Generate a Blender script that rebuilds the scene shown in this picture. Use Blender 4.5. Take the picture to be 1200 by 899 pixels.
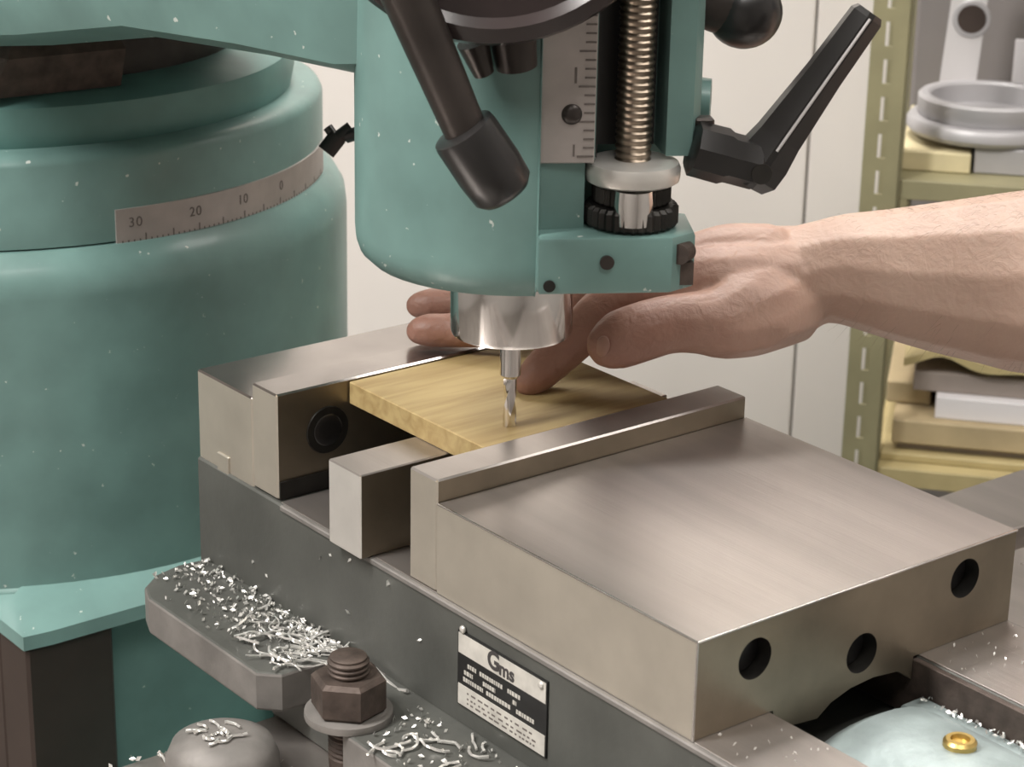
import bpy, bmesh, math, random
from math import sin, cos, radians as R, pi
from mathutils import Vector as V, Matrix

for o in list(bpy.data.objects): bpy.data.objects.remove(o)
scn = bpy.context.scene
COL = scn.collection
random.seed(7)
S = 0.001                     # shapes are written in millimetres

# ------------------------------------------------------------------ camera
F_PX = 2676.9
PITCH, YAW, ROLL = R(19.75), R(51.64), R(1.08)
CAM = V((-442.8, -601.1, 348.5))
fw = V((cos(PITCH)*cos(YAW), cos(PITCH)*sin(YAW), -sin(PITCH)))
r0 = V((sin(YAW), -cos(YAW), 0)); u0 = r0.cross(fw)
rr = r0*cos(ROLL)+u0*sin(ROLL); uu = -r0*sin(ROLL)+u0*cos(ROLL)
cd = bpy.data.cameras.new('camera'); cam = bpy.data.objects.new('camera', cd); COL.objects.link(cam)
cd.sensor_width = 36; cd.lens = F_PX/1200*36
cd.clip_start = .01; cd.clip_end = 50
m = Matrix((rr, uu, -fw)).transposed().to_4x4(); m.translation = CAM*S
cam.matrix_world = m
cd.dof.use_dof = True; cd.dof.focus_distance = .86; cd.dof.aperture_fstop = 30
scn.camera = cam

# ------------------------------------------------------------------ world, lights, exposure
w = bpy.data.worlds.new('world'); scn.world = w; w.use_nodes = True
w.node_tree.nodes['Background'].inputs[0].default_value = (.9, .95, 1, 1)
w.node_tree.nodes['Background'].inputs[1].default_value = .3
scn.view_settings.view_transform = 'Standard'; scn.view_settings.look = 'None'
scn.view_settings.gamma = 1; scn.view_settings.use_curve_mapping = False
scn.view_settings.exposure = 0.1
LIGHTS = [  # added, unseen ceiling lights tuned for the shading: x, y, watts (mm)
    (-1200, 250, 56), (-350, -800, 7), (900, -500, 9), (650, 650, 24)]
CEIL = 1500
FLOOR = -1050

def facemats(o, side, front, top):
    # paints in light: pale lit ends, dark shaded fronts
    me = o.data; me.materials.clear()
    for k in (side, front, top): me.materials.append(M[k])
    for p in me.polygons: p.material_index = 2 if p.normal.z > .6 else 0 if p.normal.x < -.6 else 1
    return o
# ------------------------------------------------------------------ pixel helpers (1200 x 899)
def ray(x, y): return fw + rr*((x-600)/F_PX) + uu*((449.5-y)/F_PX)
def dep(x, y, t): return CAM + ray(x, y)*t
def onz(x, y, z): d = ray(x, y); return CAM + d*((z-CAM.z)/d.z)

# ------------------------------------------------------------------ materials
def mat(name, col, rough=.5, metal=0., noise=0., nscale=200., bump=0., bscale=400., stretch=(1, 1, 1), spots=0., spotcol=(.75, .75, .72), spotscale=120., sss=0., coat=0., col2=None, spec=.5):
    m = bpy.data.materials.new(name); m.use_nodes = True
    nt = m.node_tree; b = nt.nodes['Principled BSDF']
    b.inputs['Base Color'].default_value = (*col, 1); b.inputs['Roughness'].default_value = rough
    b.inputs['Metallic'].default_value = metal
    b.inputs['Specular IOR Level'].default_value = spec
    if coat: b.inputs['Coat Weight'].default_value = coat; b.inputs['Coat Roughness'].default_value = .15
    if sss:
        b.inputs['Subsurface Weight'].default_value = sss
        b.inputs['Subsurface Radius'].default_value = (1, .35, .2); b.inputs['Subsurface Scale'].default_value = .004
    tc = nt.nodes.new('ShaderNodeTexCoord'); mp = nt.nodes.new('ShaderNodeMapping')
    mp.inputs['Scale'].default_value = stretch
    nt.links.new(tc.outputs['Object'], mp.inputs['Vector'])
    out = None
    if noise:
        n = nt.nodes.new('ShaderNodeTexNoise'); n.inputs['Scale'].default_value = nscale; n.inputs['Detail'].default_value = 4
        nt.links.new(mp.outputs[0], n.inputs['Vector'])
        rp = nt.nodes.new('ShaderNodeValToRGB'); rp.color_ramp.elements[0].position = .3; rp.color_ramp.elements[1].position = .7
        c2 = col2 or tuple(min(1, c*(1+noise)) for c in col)
        c1 = tuple(c*(1-noise) for c in col) if not col2 else col
        rp.color_ramp.elements[0].color = (*c1, 1); rp.color_ramp.elements[1].color = (*c2, 1)
        nt.links.new(n.outputs['Fac'], rp.inputs['Fac']); out = rp.outputs['Color']
    if spots:
        n = nt.nodes.new('ShaderNodeTexNoise'); n.inputs['Scale'].default_value = spotscale; n.inputs['Detail'].default_value = 3
        nt.links.new(tc.outputs['Object'], n.inputs['Vector'])
        rp = nt.nodes.new('ShaderNodeValToRGB'); rp.color_ramp.elements[0].position = 1-spots; rp.color_ramp.elements[1].position = 1-spots+.03
        nt.links.new(n.outputs['Fac'], rp.inputs['Fac'])
        mx = nt.nodes.new('ShaderNodeMix'); mx.data_type = 'RGBA'
        nt.links.new(rp.outputs['Color'], mx.inputs['Factor'])
        if out: nt.links.new(out, mx.inputs['A'])
        else: mx.inputs['A'].default_value = (*col, 1)
        mx.inputs['B'].default_value = (*spotcol, 1); out = mx.outputs['Result']
    if out: nt.links.new(out, b.inputs['Base Color'])
    if bump:
        n = nt.nodes.new('ShaderNodeTexNoise'); n.inputs['Scale'].default_value = bscale; n.inputs['Detail'].default_value = 3
        nt.links.new(mp.outputs[0], n.inputs['Vector'])
        bp = nt.nodes.new('ShaderNodeBump'); bp.inputs['Strength'].default_value = bump; bp.inputs['Distance'].default_value = .001
        nt.links.new(n.outputs['Fac'], bp.inputs['Height']); nt.links.new(bp.outputs[0], b.inputs['Normal'])
    return m
M = {}
M['teal'] = mat('teal_paint', (.15, .262, .243), .38, noise=.14, nscale=30, bump=.12, bscale=60, spots=.285, spotscale=210, spotcol=(.55, .6, .56), coat=.15)
M['teal_in'] = mat('teal_paint_clean', (.12, .25, .23), .45, noise=.15, nscale=30, bump=.1, bscale=80)
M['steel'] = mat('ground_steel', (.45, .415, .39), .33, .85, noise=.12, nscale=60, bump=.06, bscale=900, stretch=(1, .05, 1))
M['steel_side'] = mat('ground_steel_lit_side', (.60, .56, .485), .42, .8, noise=.08, nscale=40, bump=.05, bscale=900, stretch=(.05, 1, 1))  # paler copy of the ground steel, light on the left sides painted in
M['steel_shaded'] = mat('shaded_steel', (.265, .225, .17), .38, .85, noise=.25, nscale=25, bump=.06, bscale=500)  # darker copy of the steel, shade on the front faces painted in
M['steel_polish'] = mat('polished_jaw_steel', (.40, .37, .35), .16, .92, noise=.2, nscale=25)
M['steel_bright'] = mat('polished_steel', (.74, .72, .70), .12, 1., noise=.05, nscale=90)
M['steel_dark'] = mat('blackened_steel', (.035, .033, .03), .45, .6, noise=.3, nscale=80)
M['iron'] = mat('painted_cast_iron', (.098, .101, .092), .5, .25, noise=.18, nscale=28, bump=.15, bscale=220)
M['iron_lite'] = mat('worn_cast_iron', (.21, .198, .185), .6, .3, noise=.2, nscale=60, bump=.2, bscale=260)
M['rust'] = mat('rusty_steel', (.085, .065, .055), .6, .5, noise=.35, nscale=120, bump=.3, bscale=300)
M['brown'] = mat('dark_way_steel', (.062, .045, .038), .5, .3, noise=.2, nscale=20)
M['black'] = mat('black_plastic', (.014, .013, .013), .35, noise=.2, nscale=60, coat=.2)
M['blackred'] = mat('dark_bakelite', (.03, .02, .02), .3, noise=.2, nscale=40, coat=.3)
M['lever'] = mat('oily_lever_steel', (.05, .042, .038), .38, .5, noise=.25, nscale=40)
M['scale'] = mat('scale_plate_metal', (.44, .40, .38), .42, .35, noise=.08, nscale=80)
M['ink'] = mat('engraved_ink', (.05, .045, .045), .6)
M['ink_soft'] = mat('worn_ink', (.14, .12, .11), .6)
M['rod'] = mat('oiled_thread', (.27, .22, .17), .3, .9, noise=.3, nscale=120)
M['alu'] = mat('aluminium', (.72, .70, .66), .35, .6, noise=.06, nscale=60)
M['chip'] = mat('aluminium_chips', (.88, .87, .84), .28, .75)
M['platewhite'] = mat('plate_enamel', (.62, .60, .55), .5, .2, noise=.15, nscale=140)
M['platedark'] = mat('plate_black', (.02, .02, .02), .5, .2, noise=.3, nscale=90)
M['casting'] = mat('pale_blue_casting', (.30, .36, .36), .45, .3, noise=.2, nscale=60, bump=.3, bscale=200)
M['brass'] = mat('brass', (.55, .40, .14), .35, .9)
M['wall'] = mat('wall_paint', (.80, .755, .715), .7, noise=.02, nscale=8)
M['wall2'] = mat('room_paint', (.45, .43, .41), .8, noise=.03, nscale=5)
M['floor'] = mat('concrete', (.22, .20, .18), .8, noise=.2, nscale=6)
M['ceil'] = mat('ceiling_tiles', (.75, .74, .71), .9)
M['gap'] = mat('seam_gap', (.25, .23, .21), .9)
M['olive'] = mat('olive_painted_steel', (.29, .265, .155), .5, noise=.1, nscale=30)
M['shelf_yel'] = mat('yellowed_shelf_paint', (.52, .43, .22), .55, noise=.12, nscale=25)
M['grey_back'] = mat('grey_sheet', (.24, .22, .215), .6, noise=.08, nscale=10)
M['greyfix'] = mat('grey_cast_fixture', (.46, .45, .46), .45, .3, noise=.06, nscale=20)
M['greypale'] = mat('pale_grey_bracket', (.62, .60, .60), .5, .1)
M['card'] = mat('pale_cardboard', (.66, .58, .36), .8, noise=.12, nscale=30)
M['tan'] = mat('tan_board', (.50, .40, .24), .7, noise=.12, nscale=30)
M['paper'] = mat('white_paper', (.80, .78, .80), .85)
M['folder'] = mat('grey_folder', (.33, .28, .25), .8)
M['nail'] = mat('fingernail', (.30, .165, .125), .45)
M['hair'] = mat('arm_hair', (.16, .10, .06), .6)
M['cloth'] = mat('dark_blue_cloth', (.05, .06, .09), .9)

def wood_mat():
    m = bpy.data.materials.new('light_wood'); m.use_nodes = True; nt = m.node_tree; b = nt.nodes['Principled BSDF']
    tc = nt.nodes.new('ShaderNodeTexCoord'); mp = nt.nodes.new('ShaderNodeMapping'); mp.inputs['Scale'].default_value = (12, 130, 130)
    nt.links.new(tc.outputs['Object'], mp.inputs['Vector'])
    n = nt.nodes.new('ShaderNodeTexNoise'); n.inputs['Scale'].default_value = 1.3; n.inputs['Detail'].default_value = 5; n.inputs['Distortion'].default_value = .6
    nt.links.new(mp.outputs[0], n.inputs['Vector'])
    rp = nt.nodes.new('ShaderNodeValToRGB')
    rp.color_ramp.elements[0].position = .3; rp.color_ramp.elements[0].color = (.31, .215, .09, 1)
    rp.color_ramp.elements[1].position = .62; rp.color_ramp.elements[1].color = (.43, .325, .15, 1)
    nt.links.new(n.outputs['Fac'], rp.inputs['Fac']); nt.links.new(rp.outputs[0], b.inputs['Base Color'])
    b.inputs['Roughness'].default_value = .55
    return m
M['wood'] = wood_mat()

def skin_mat():
    m = bpy.data.materials.new('skin'); m.use_nodes = True; nt = m.node_tree; b = nt.nodes['Principled BSDF']
    at = nt.nodes.new('ShaderNodeAttribute'); at.attribute_name = 'flush'
    n = nt.nodes.new('ShaderNodeTexNoise'); n.inputs['Scale'].default_value = 55; n.inputs['Detail'].default_value = 4
    tc = nt.nodes.new('ShaderNodeTexCoord'); nt.links.new(tc.outputs['Object'], n.inputs['Vector'])
    ad = nt.nodes.new('ShaderNodeMath'); ad.operation = 'MULTIPLY_ADD'; ad.inputs[1].default_value = .5; ad.inputs[2].default_value = -.25
    nt.links.new(n.outputs['Fac'], ad.inputs[0])
    a2 = nt.nodes.new('ShaderNodeMath'); a2.operation = 'ADD'; a2.use_clamp = True
    nt.links.new(ad.outputs[0], a2.inputs[0]); nt.links.new(at.outputs['Fac'], a2.inputs[1])
    rp = nt.nodes.new('ShaderNodeValToRGB')
    rp.color_ramp.elements[0].color = (.60, .42, .335, 1); rp.color_ramp.elements[1].color = (.29, .15, .11, 1)
    nt.links.new(a2.outputs[0], rp.inputs['Fac']); nt.links.new(rp.outputs[0], b.inputs['Base Color'])
    b.inputs['Roughness'].default_value = .5; b.inputs['Subsurface Weight'].default_value = .12
    b.inputs['Subsurface Radius'].default_value = (1, .35, .2); b.inputs['Subsurface Scale'].default_value = .004
    n2 = nt.nodes.new('ShaderNodeTexNoise'); n2.inputs['Scale'].default_value = 420; n2.inputs['Detail'].default_value = 4
    nt.links.new(tc.outputs['Object'], n2.inputs['Vector'])
    bp = nt.nodes.new('ShaderNodeBump'); bp.inputs['Strength'].default_value = .25; bp.inputs['Distance'].default_value = .001
    n3 = nt.nodes.new('ShaderNodeTexNoise'); n3.inputs['Scale'].default_value = 130; n3.inputs['Detail'].default_value = 5; n3.inputs['Distortion'].default_value = 1.5
    nt.links.new(tc.outputs['Object'], n3.inputs['Vector'])
    hs = nt.nodes.new('ShaderNodeMath'); hs.operation = 'MULTIPLY_ADD'; hs.inputs[1].default_value = 2.2
    nt.links.new(n3.outputs['Fac'], hs.inputs[0]); nt.links.new(n2.outputs['Fac'], hs.inputs[2])
    nt.links.new(hs.outputs[0], bp.inputs['Height']); nt.links.new(bp.outputs[0], b.inputs['Normal'])
    return m
M['skin'] = skin_mat()
lampm = bpy.data.materials.new('lit_diffuser'); lampm.use_nodes = True
lampm.node_tree.nodes['Principled BSDF'].inputs['Emission Color'].default_value = (1, .97, .92, 1)
lampm.node_tree.nodes['Principled BSDF'].inputs['Emission Strength'].default_value = 3
M['lamp'] = lampm

# ------------------------------------------------------------------ builders
I4 = Matrix.Identity(4)
def origin(o):
    p = V((0, 0, 0))
    while o: p += o.location; o = o.parent
    return p
def tag(o, label=None, cat=None, group=None, kind=None):
    if label: o['label'] = label
    if cat: o['category'] = cat
    if group: o['group'] = group
    if kind: o['kind'] = kind
    return o
def thing(name, loc, label, cat, group=None):
    o = bpy.data.objects.new(name, None); COL.objects.link(o); o.location = V(loc)*S; o.empty_display_size = .01
    return tag(o, label, cat, group)
def obj(name, bm, m, parent=None, smooth=0, bevel=0):
    """bm holds world millimetres"""
    bmesh.ops.recalc_face_normals(bm, faces=bm.faces)
    me = bpy.data.meshes.new(name)
    off = origin(parent) if parent else None
    if off is None:
        lo = V([min(v.co[i] for v in bm.verts) for i in range(3)]); hi = V([max(v.co[i] for v in bm.verts) for i in range(3)])
        loc = V(((lo.x+hi.x)/2, (lo.y+hi.y)/2, lo.z))*S
        off = loc
    for v in bm.verts: v.co = v.co*S - off
    bm.to_mesh(me); bm.free()
    o = bpy.data.objects.new(name, me); COL.objects.link(o)
    if parent: o.parent = parent
    else: o.location = off
    me.materials.append(M[m] if isinstance(m, str) else m)
    if smooth:
        for p in me.polygons: p.use_smooth = True
        if smooth < 180: me.set_sharp_from_angle(angle=R(smooth))
    return o
def nb(): return bmesh.new()
def box(bm, x0, x1, y0, y1, z0, z1, bev=0, mtx=I4, seg=1):
    g = bmesh.ops.create_cube(bm, size=1)
    vs = g['verts']
    for v in vs: v.co = V(((x0+x1)/2+v.co.x*(x1-x0), (y0+y1)/2+v.co.y*(y1-y0), (z0+z1)/2+v.co.z*(z1-z0)))
    if bev:
        es = list({e for v in vs for e in v.link_edges})
        r = bmesh.ops.bevel(bm, geom=es, offset=bev, segments=seg, affect='EDGES', profile=.5)
        vs = list({v for f in r['faces'] for v in f.verts})
    for v in vs: v.co = mtx @ v.co
    return bm
def prism(bm, pts, z0, z1, mtx=I4, bev=0):
    """extrude polygon pts (x,y) from z0 to z1"""
    a = [bm.verts.new((p[0], p[1], z0)) for p in pts]; b = [bm.verts.new((p[0], p[1], z1)) for p in pts]
    n = len(pts); fs = [bm.faces.new(a[::-1]), bm.faces.new(b)]
    for i in range(n): fs.append(bm.faces.new((a[i], a[(i+1) % n], b[(i+1) % n], b[i])))
    vs = a+b
    if bev:
        es = list(fs[0].edges)+list(fs[1].edges)
        r = bmesh.ops.bevel(bm, geom=es, offset=bev, segments=2, affect='EDGES', profile=.5)
        vs = list({v for f in bm.faces for v in f.verts}) if mtx == I4 else list(set([v for v in vs if v.is_valid]+[v for f in r['faces'] for v in f.verts]))
    if mtx != I4:
        for v in set(vs): v.co = mtx @ v.co
    return bm
def loft(bm, rings, mtx=I4):
    """rings: list of lists of 3D points, capped"""
    rs = [[bm.verts.new(mtx @ V(p)) for p in r] for r in rings]; n = len(rs[0])
    bm.faces.new(rs[0][::-1]); bm.faces.new(rs[-1])
    for a, b in zip(rs, rs[1:]):
        for i in range(n): bm.faces.new((a[i], a[(i+1) % n], b[(i+1) % n], b[i]))
    return bm
def lathe(bm, prof, mtx=I4, n=48):
    """prof: (radius, height) pairs; axis local z; closed with caps"""
    return loft(bm, [[(r*cos(2*pi*i/n), r*sin(2*pi*i/n), z) for i in range(n)] for r, z in prof], mtx)
def axis(p, d):
    """matrix taking local z to direction d at p"""
    return Matrix.Translation(V(p)) @ V((0, 0, 1)).rotation_difference(V(d).normalized()).to_matrix().to_4x4()
def rod(bm, a, b, ra, rb=None, n=20):
    a = V(a); b = V(b); L = (b-a).length
    return lathe(bm, [(ra, 0), (ra if rb is None else rb, L)], axis(a, b-a), n)
def sphere(bm, c, r, mtx=None, seg=24):
    bmesh.ops.create_uvsphere(bm, u_segments=seg, v_segments=seg//2, radius=1, matrix=(mtx or (Matrix.Translation(V(c)) @ Matrix.Diagonal((r, r, r, 1)))))
    return bm
def tube(bm, pts, rad, n=5):
    pts = [V(p) for p in pts]; rings = []
    for i, p in enumerate(pts):
        d = (pts[min(i+1, len(pts)-1)]-pts[max(i-1, 0)]).normalized()
        q = V((0, 0, 1)).rotation_difference(d)
        r = rad(i/(len(pts)-1)) if callable(rad) else rad
        rings.append([p+q @ V((r*cos(2*pi*k/n), r*sin(2*pi*k/n), 0)) for k in range(n)])
    return loft(bm, rings)
def text(bm, s, size, mtx, depth=.15, bold=False):
    cu = bpy.data.curves.new('t', 'FONT'); cu.body = s; cu.size = size; cu.align_x = 'CENTER'; cu.align_y = 'CENTER'; cu.extrude = depth
    if bold: cu.offset = size*.03
    to = bpy.data.objects.new('t', cu); COL.objects.link(to)
    bpy.context.view_layer.update()
    me = bpy.data.meshes.new_from_object(to.evaluated_get(bpy.context.evaluated_depsgraph_get()))
    me.transform(mtx); bm.from_mesh(me)
    bpy.data.objects.remove(to); bpy.data.meshes.remove(me); bpy.data.curves.remove(cu)
    return bm

# ================================================================== THE SETTING
BG = dep(1020, 450, 1650); BG.z = 0
ab = R(-50); eb = V((cos(ab), sin(ab), 0)); db = V((-sin(ab), cos(ab), 0))
MB = Matrix((eb, db, V((0, 0, 1)))).transposed().to_4x4(); MB.translation = BG   # local: x along wall, y into wall, z up
MBi = MB.inverted()
def bg(px, py, off=0):
    """pixel -> (x, z) in the wall frame on the plane y=off"""
    o = MBi @ CAM; d = MBi.to_3x3() @ ray(px, py); t = (off-o.y)/d.y; p = o+d*t
    return p.x, p.z
WB = 330          # wall plane behind shelving front
XL, XR, YF = -2900, 1700, -3400
def struct(name, bm, m, parent=None):
    o = obj(name, bm, m, parent)
    if not parent: tag(o, kind='structure')
    return o
struct('floor', box(nb(), XL-100, XR+100, YF-100, WB+150, FLOOR-60, FLOOR, mtx=MB), 'floor')
struct('ceiling', box(nb(), XL-100, XR+100, YF-100, WB+150, CEIL, CEIL+60, mtx=MB), 'ceil')
struct('wall_left', box(nb(), XL-100, XL, YF, WB, FLOOR, CEIL, mtx=MB), 'wall2')
struct('wall_right', box(nb(), XR, XR+100, YF, WB, FLOOR, CEIL, mtx=MB), 'wall2')
struct('wall_front', box(nb(), XL, XR, YF-100, YF, FLOOR, CEIL, mtx=MB), 'wall2')
wb_ = struct('wall_back', box(nb(), XL, XR, WB+12, WB+110, FLOOR, CEIL, mtx=MB), 'gap')
# white panels of the back wall with a recessed joint
xs = bg(952, 100, WB)[0]
for x0, x1 in ((XL, xs-1202), (xs-1200, xs-.9), (xs+.9, xs+1200), (xs+1202, XR)):
    obj('panel', box(nb(), x0, x1, WB, WB+13, FLOOR, CEIL, 1.2, mtx=MB), 'wall', wb_)

for i, (x, y, p) in enumerate(LIGHTS):  # unseen fixtures added to carry the area lights
    t = thing('added_ceiling_light', (x, y, CEIL), ('added unseen ceiling light above the %s' % ('machine column', 'camera side of the vise', 'bare forearm', 'shelving')[i]), 'light')
    obj('housing', box(nb(), x-620, x+620, y-160, y+160, CEIL-60, CEIL, 6), 'ceil', t)
    obj('diffuser', box(nb(), x-600, x+600, y-140, y+140, CEIL-68, CEIL-60), 'lamp', t)
    ld = bpy.data.lights.new('added_area_light', 'AREA'); ld.shape = 'RECTANGLE'; ld.size = 1.2; ld.size_y = .28; ld.energy = p; ld.color = (1, .955, .915)
    lo = bpy.data.objects.new('added_area_light', ld); COL.objects.link(lo); lo.parent = t; lo.location = (0, 0, -.075)

# ================================================================== MILLING MACHINE
SX, SY = 55., 29.                 # spindle axis
CX, CY = 55., 450.                # column axis
mach = thing('milling_machine', (CX, CY, FLOOR), 'teal vertical milling machine with round turret column and spindle head', 'machine')
HA = R(-32)
H = Matrix.Translation((SX, SY, 0)) @ Matrix.Rotation(HA, 4, 'Z')      # head frame: x right, y away, z up

# --- column
bm = nb()
prof = [(170, -109), (176.5, -108), (177, -105), (176, -103), (175, -102), (175, 36), (174, 44), (170, 51), (165, 56), (150, 57)]
lathe(bm, prof, Matrix.Translation((CX, CY, 0)), 96)
colo = obj('column', bm, 'teal', mach, 40)
bm = nb(); lathe(bm, [(155, 55), (163, 57), (163, 94), (161.5, 97), (158, 99), (140, 99)], Matrix.Translation((CX, CY, 0)), 96)
tur = obj('turret', bm, 'teal', mach, 40)
bm = nb(); lathe(bm, [(140, 97), (147, 99), (149, 108), (147, 117), (140, 121), (110, 124)], Matrix.Translation((CX, CY, 0)), 96)
obj('turret_ring', bm, 'teal_in', tur, 40)
# rectangular lower column with overhanging lip and dark slideways
x0 = -37.; y0 = 262.
bm = nb(); 
n_ = 96; lo_ = []; hi_ = []; mid_ = []
for i in range(n_):
    a = 2*pi*i/n_; c_, s_ = cos(a), sin(a); hx, hy = CX-x0, CY-y0
    k = min(hx/max(1e-6, abs(c_)), hy/max(1e-6, abs(s_)))
    kk = min(k, 400); lo_.append((CX+kk*c_, CY+kk*s_, -118.5)); mid_.append((CX+(kk-1)*c_, CY+(kk-1)*s_, -112)); hi_.append((CX+174*c_, CY+174*s_, -101))
loft(bm, [lo_, mid_, hi_]); obj('column_lip', bm, 'teal', colo, 40)
bm = nb(); box(bm, x0+12, CX*2-x0-12, y0+12, 610, FLOOR, -117, 4); obj('column_base', bm, 'teal', mach, 40)
bm = nb(); box(bm, x0+1.5, x0+45.5, y0+2, y0+30, FLOOR+60, -118.4, 1.5); obj('slideway', bm, 'brown', mach)
bm = nb(); box(bm, CX*2-x0-46, CX*2-x0-3, y0+2, y0+30, FLOOR+60, -118.4, 1.5); obj('slideway', bm, 'brown', mach)
bm = nb(); box(bm, x0+2, x0+16, y0+30.5, y0+190, FLOOR+60, -118.4, 1.5); obj('side_cover', bm, 'brown', mach)

# --- degree scale on the turret
def turret_pt(px, py, rad):
    d = ray(px, py); dx, dy = d.x, d.y; ox, oy = CAM.x-CX, CAM.y-CY
    a = dx*dx+dy*dy; b = ox*dx+oy*dy; c = ox*ox+oy*oy-rad*rad
    t = (-b-math.sqrt(max(0, b*b-a*c)))/a; p = CAM+d*t
    return math.atan2(p.y-CY, p.x-CX), p.z
a0, zb = turret_pt(137, 296, 163.6); _, zt = turret_pt(137, 246, 163.6); a1, _ = turret_pt(372, 190, 163.6)
if a1 < a0: a1 += 2*pi
a1 += .10
def cyl_strip(bm, a0, a1, z0, z1, r0_, r1_, n):
    loft_r = []
    for i in range(n+1):
        a = a0+(a1-a0)*i/n; c, s = cos(a), sin(a)
        loft_r.append([(CX+r0_*c, CY+r0_*s, z0), (CX+r1_*c, CY+r1_*s, z0), (CX+r1_*c, CY+r1_*s, z1), (CX+r0_*c, CY+r0_*s, z1)])
    return loft(bm, loft_r)
dsc = obj('degree_scale', cyl_strip(nb(), a0, a1, zb, zt, 162.5, 164, 40), 'scale', tur)
tag(dsc, 'curved metal degree scale plate')
bm = nb(); nt_ = int((a1-a0)/R(1))
for i in range(1, nt_):
    a = a0+R(1)*i; h = 6.5 if i % 5 == 0 else 4.2
    cyl_strip(bm, a-R(.11), a+R(.11), zb+1, zb+1+h, 163.5, 164.12, 1)
obj('graduation', bm, 'ink_soft', dsc)
for i, (s, px) in enumerate((('30', 158), ('20', 229), ('10', 285), ('0', 330))):
    a, _ = turret_pt(px, 240, 164); a = a
    mtx = Matrix.Translation((CX, CY, 0)) @ Matrix.Rotation(a+pi/2, 4, 'Z') @ Matrix.Translation((0, -164.05, zb+(zt-zb)*.66)) @ Matrix.Rotation(pi/2, 4, 'X')
    for k, ch in enumerate(s):
        obj('numeral', text(nb(), ch, 6.5, mtx @ Matrix.Translation(((k-(len(s)-1)/2)*3.7, 0, 0)), .1), 'ink_soft', dsc)

# --- ram from the turret to the head
bm = nb()
rings = []
for y, hw, zb_, zt_ in ((660, 92, 155, 330), (560, 100, 150, 340), (300, 100, 150, 340), (250, 92, 158, 335), (180, 82, 172, 330), (110, 74, 176, 330), (60, 64, 176, 330), (35, 40, 178, 328)):
    c = 22
    rings.append([(SX-hw+c, y, zb_), (SX-hw+7, y, zb_+6), (SX-hw, y, zb_+(c if y > 190 else c+max(0, (190-y)*.2))), (SX-hw, y, zt_-c), (SX-hw+c, y, zt_), (SX+hw-c, y, zt_), (SX+hw, y, zt_-c), (SX+hw, y, zb_+c), (SX+hw-7, y, zb_+6), (SX+hw-c, y, zb_)])
loft(bm, rings); ram = obj('ram', bm, 'teal', mach, 35)
bm = nb(); lathe(bm, [(118, 118), (122, 122), (122, 156), (112, 160)], Matrix.Translation((CX, CY, 0)), 64); obj('swivel_neck', bm, 'steel_dark', mach, 40)  # black colour stands in for the shaded gap under the ram
for px, dx, s in ((60, -38, 1.1),):     # dark clamp bosses under the ram
    bm = nb(); loft(bm, [[(CX+dx-26*s, 318, 122), (CX+dx+30*s, 312, 122), (CX+dx+26*s, 350, 122), (CX+dx-26*s, 350, 122)],
                         [(CX+dx-20*s, 312, 140), (CX+dx+30*s, 306, 140), (CX+dx+30*s, 350, 140), (CX+dx-24*s, 350, 140)],
                         [(CX+dx-10*s, 320, 158), (CX+dx+24*s, 316, 158), (CX+dx+26*s, 350, 158), (CX+dx-14*s, 350, 158)]])
    obj('clamp_boss', bm, 'rust', mach)
# small black fitting and bright corner bracket at the rear of the head
bm = nb()
rod(bm, dep(392, 165, 1010), dep(412, 150, 1010), 3.2); rod(bm, dep(382, 178, 1010), dep(396, 160, 1010), 4.2); rod(bm, dep(384, 149, 1010), dep(392, 160, 1010), 2.2)
rod(bm, dep(406, 160, 1010), dep(470, 140, 1000), 3)
obj('oil_fitting', bm, 'black', mach, 40)

# --- spindle head housing
def plan_low():
    p = [(57.5*cos(R(a)), 57*sin(R(a))*.98+1) for a in range(-88, -270, -8)]
    return p+[(20, 57), (48, 40), (54, 12), (52, -20), (20, -26), (19, -48), (3.5, -50), (2.5, -56)]
def plan_up():
    p = [(57.5*cos(R(a)), 57*sin(R(a))*.98+1) for a in range(-88, -270, -8)]
    return p+[(30, 60), (54, 50), (60, 20), (60, -38), (56, -46), (47, -46), (46, -28), (23, -28), (22, -50), (3.5, -50), (2.5, -56)]
def ring(pl, z, inset=0):
    cx, cy = 2, 2; out = []
    for x, y in pl:
        d = math.hypot(x-cx, y-cy); k = max(0, (d-inset)/d); out.append((cx+(x-cx)*k, cy+(y-cy)*k, z))
    return out
bm = nb(); pl_ = plan_low()
loft(bm, [ring(pl_, 109, 11), ring(pl_, 110, 5.5), ring(pl_, 113.5, 1.8), ring(pl_, 118, .3), ring(pl_, 122), ring(pl_, 158.5)], H)
hl = obj('head_housing', bm, 'teal', mach, 30)
bm = nb(); pl_ = plan_up()
loft(bm, [ring(pl_, 158.5), ring(pl_, 330)], H)
obj('head_housing_upper', bm, 'teal', hl, 30)
bm = nb(); box(bm, 23.3, 45.7, -28.6, -27, 158.5, 325, mtx=H); box(bm, 22.02, 23.0, -47, -28, 158.5, 325, mtx=H); obj('slot_shade', bm, 'black', hl)  # thin black sheets put the slot's shade into the colour
bm = nb(); rod(bm, H @ V((58, -20, 172)), H @ V((66.5, -22, 172)), 9, 8, 28); obj('clamp_boss', bm, 'teal', hl, 40)

# --- quill
HZ = Matrix.Translation((SX, SY, 0))
bm = nb(); lathe(bm, [(20, 80.2), (22.2, 81), (22.7, 82.5), (22.7, 100), (22.7, 113)], HZ, 64); q = obj('quill', bm, 'steel_bright', mach, 30)
bm = nb(); lathe(bm, [(9.5, 78), (10.5, 79), (10.5, 80.5)], HZ, 32); obj('collet_nose', bm, 'steel_bright', q, 30)
bm = nb(); lathe(bm, [(28, 107.8), (33, 109.5), (33, 118)], HZ, 48); obj('quill_seal', bm, 'steel_dark', q, 30)

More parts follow.
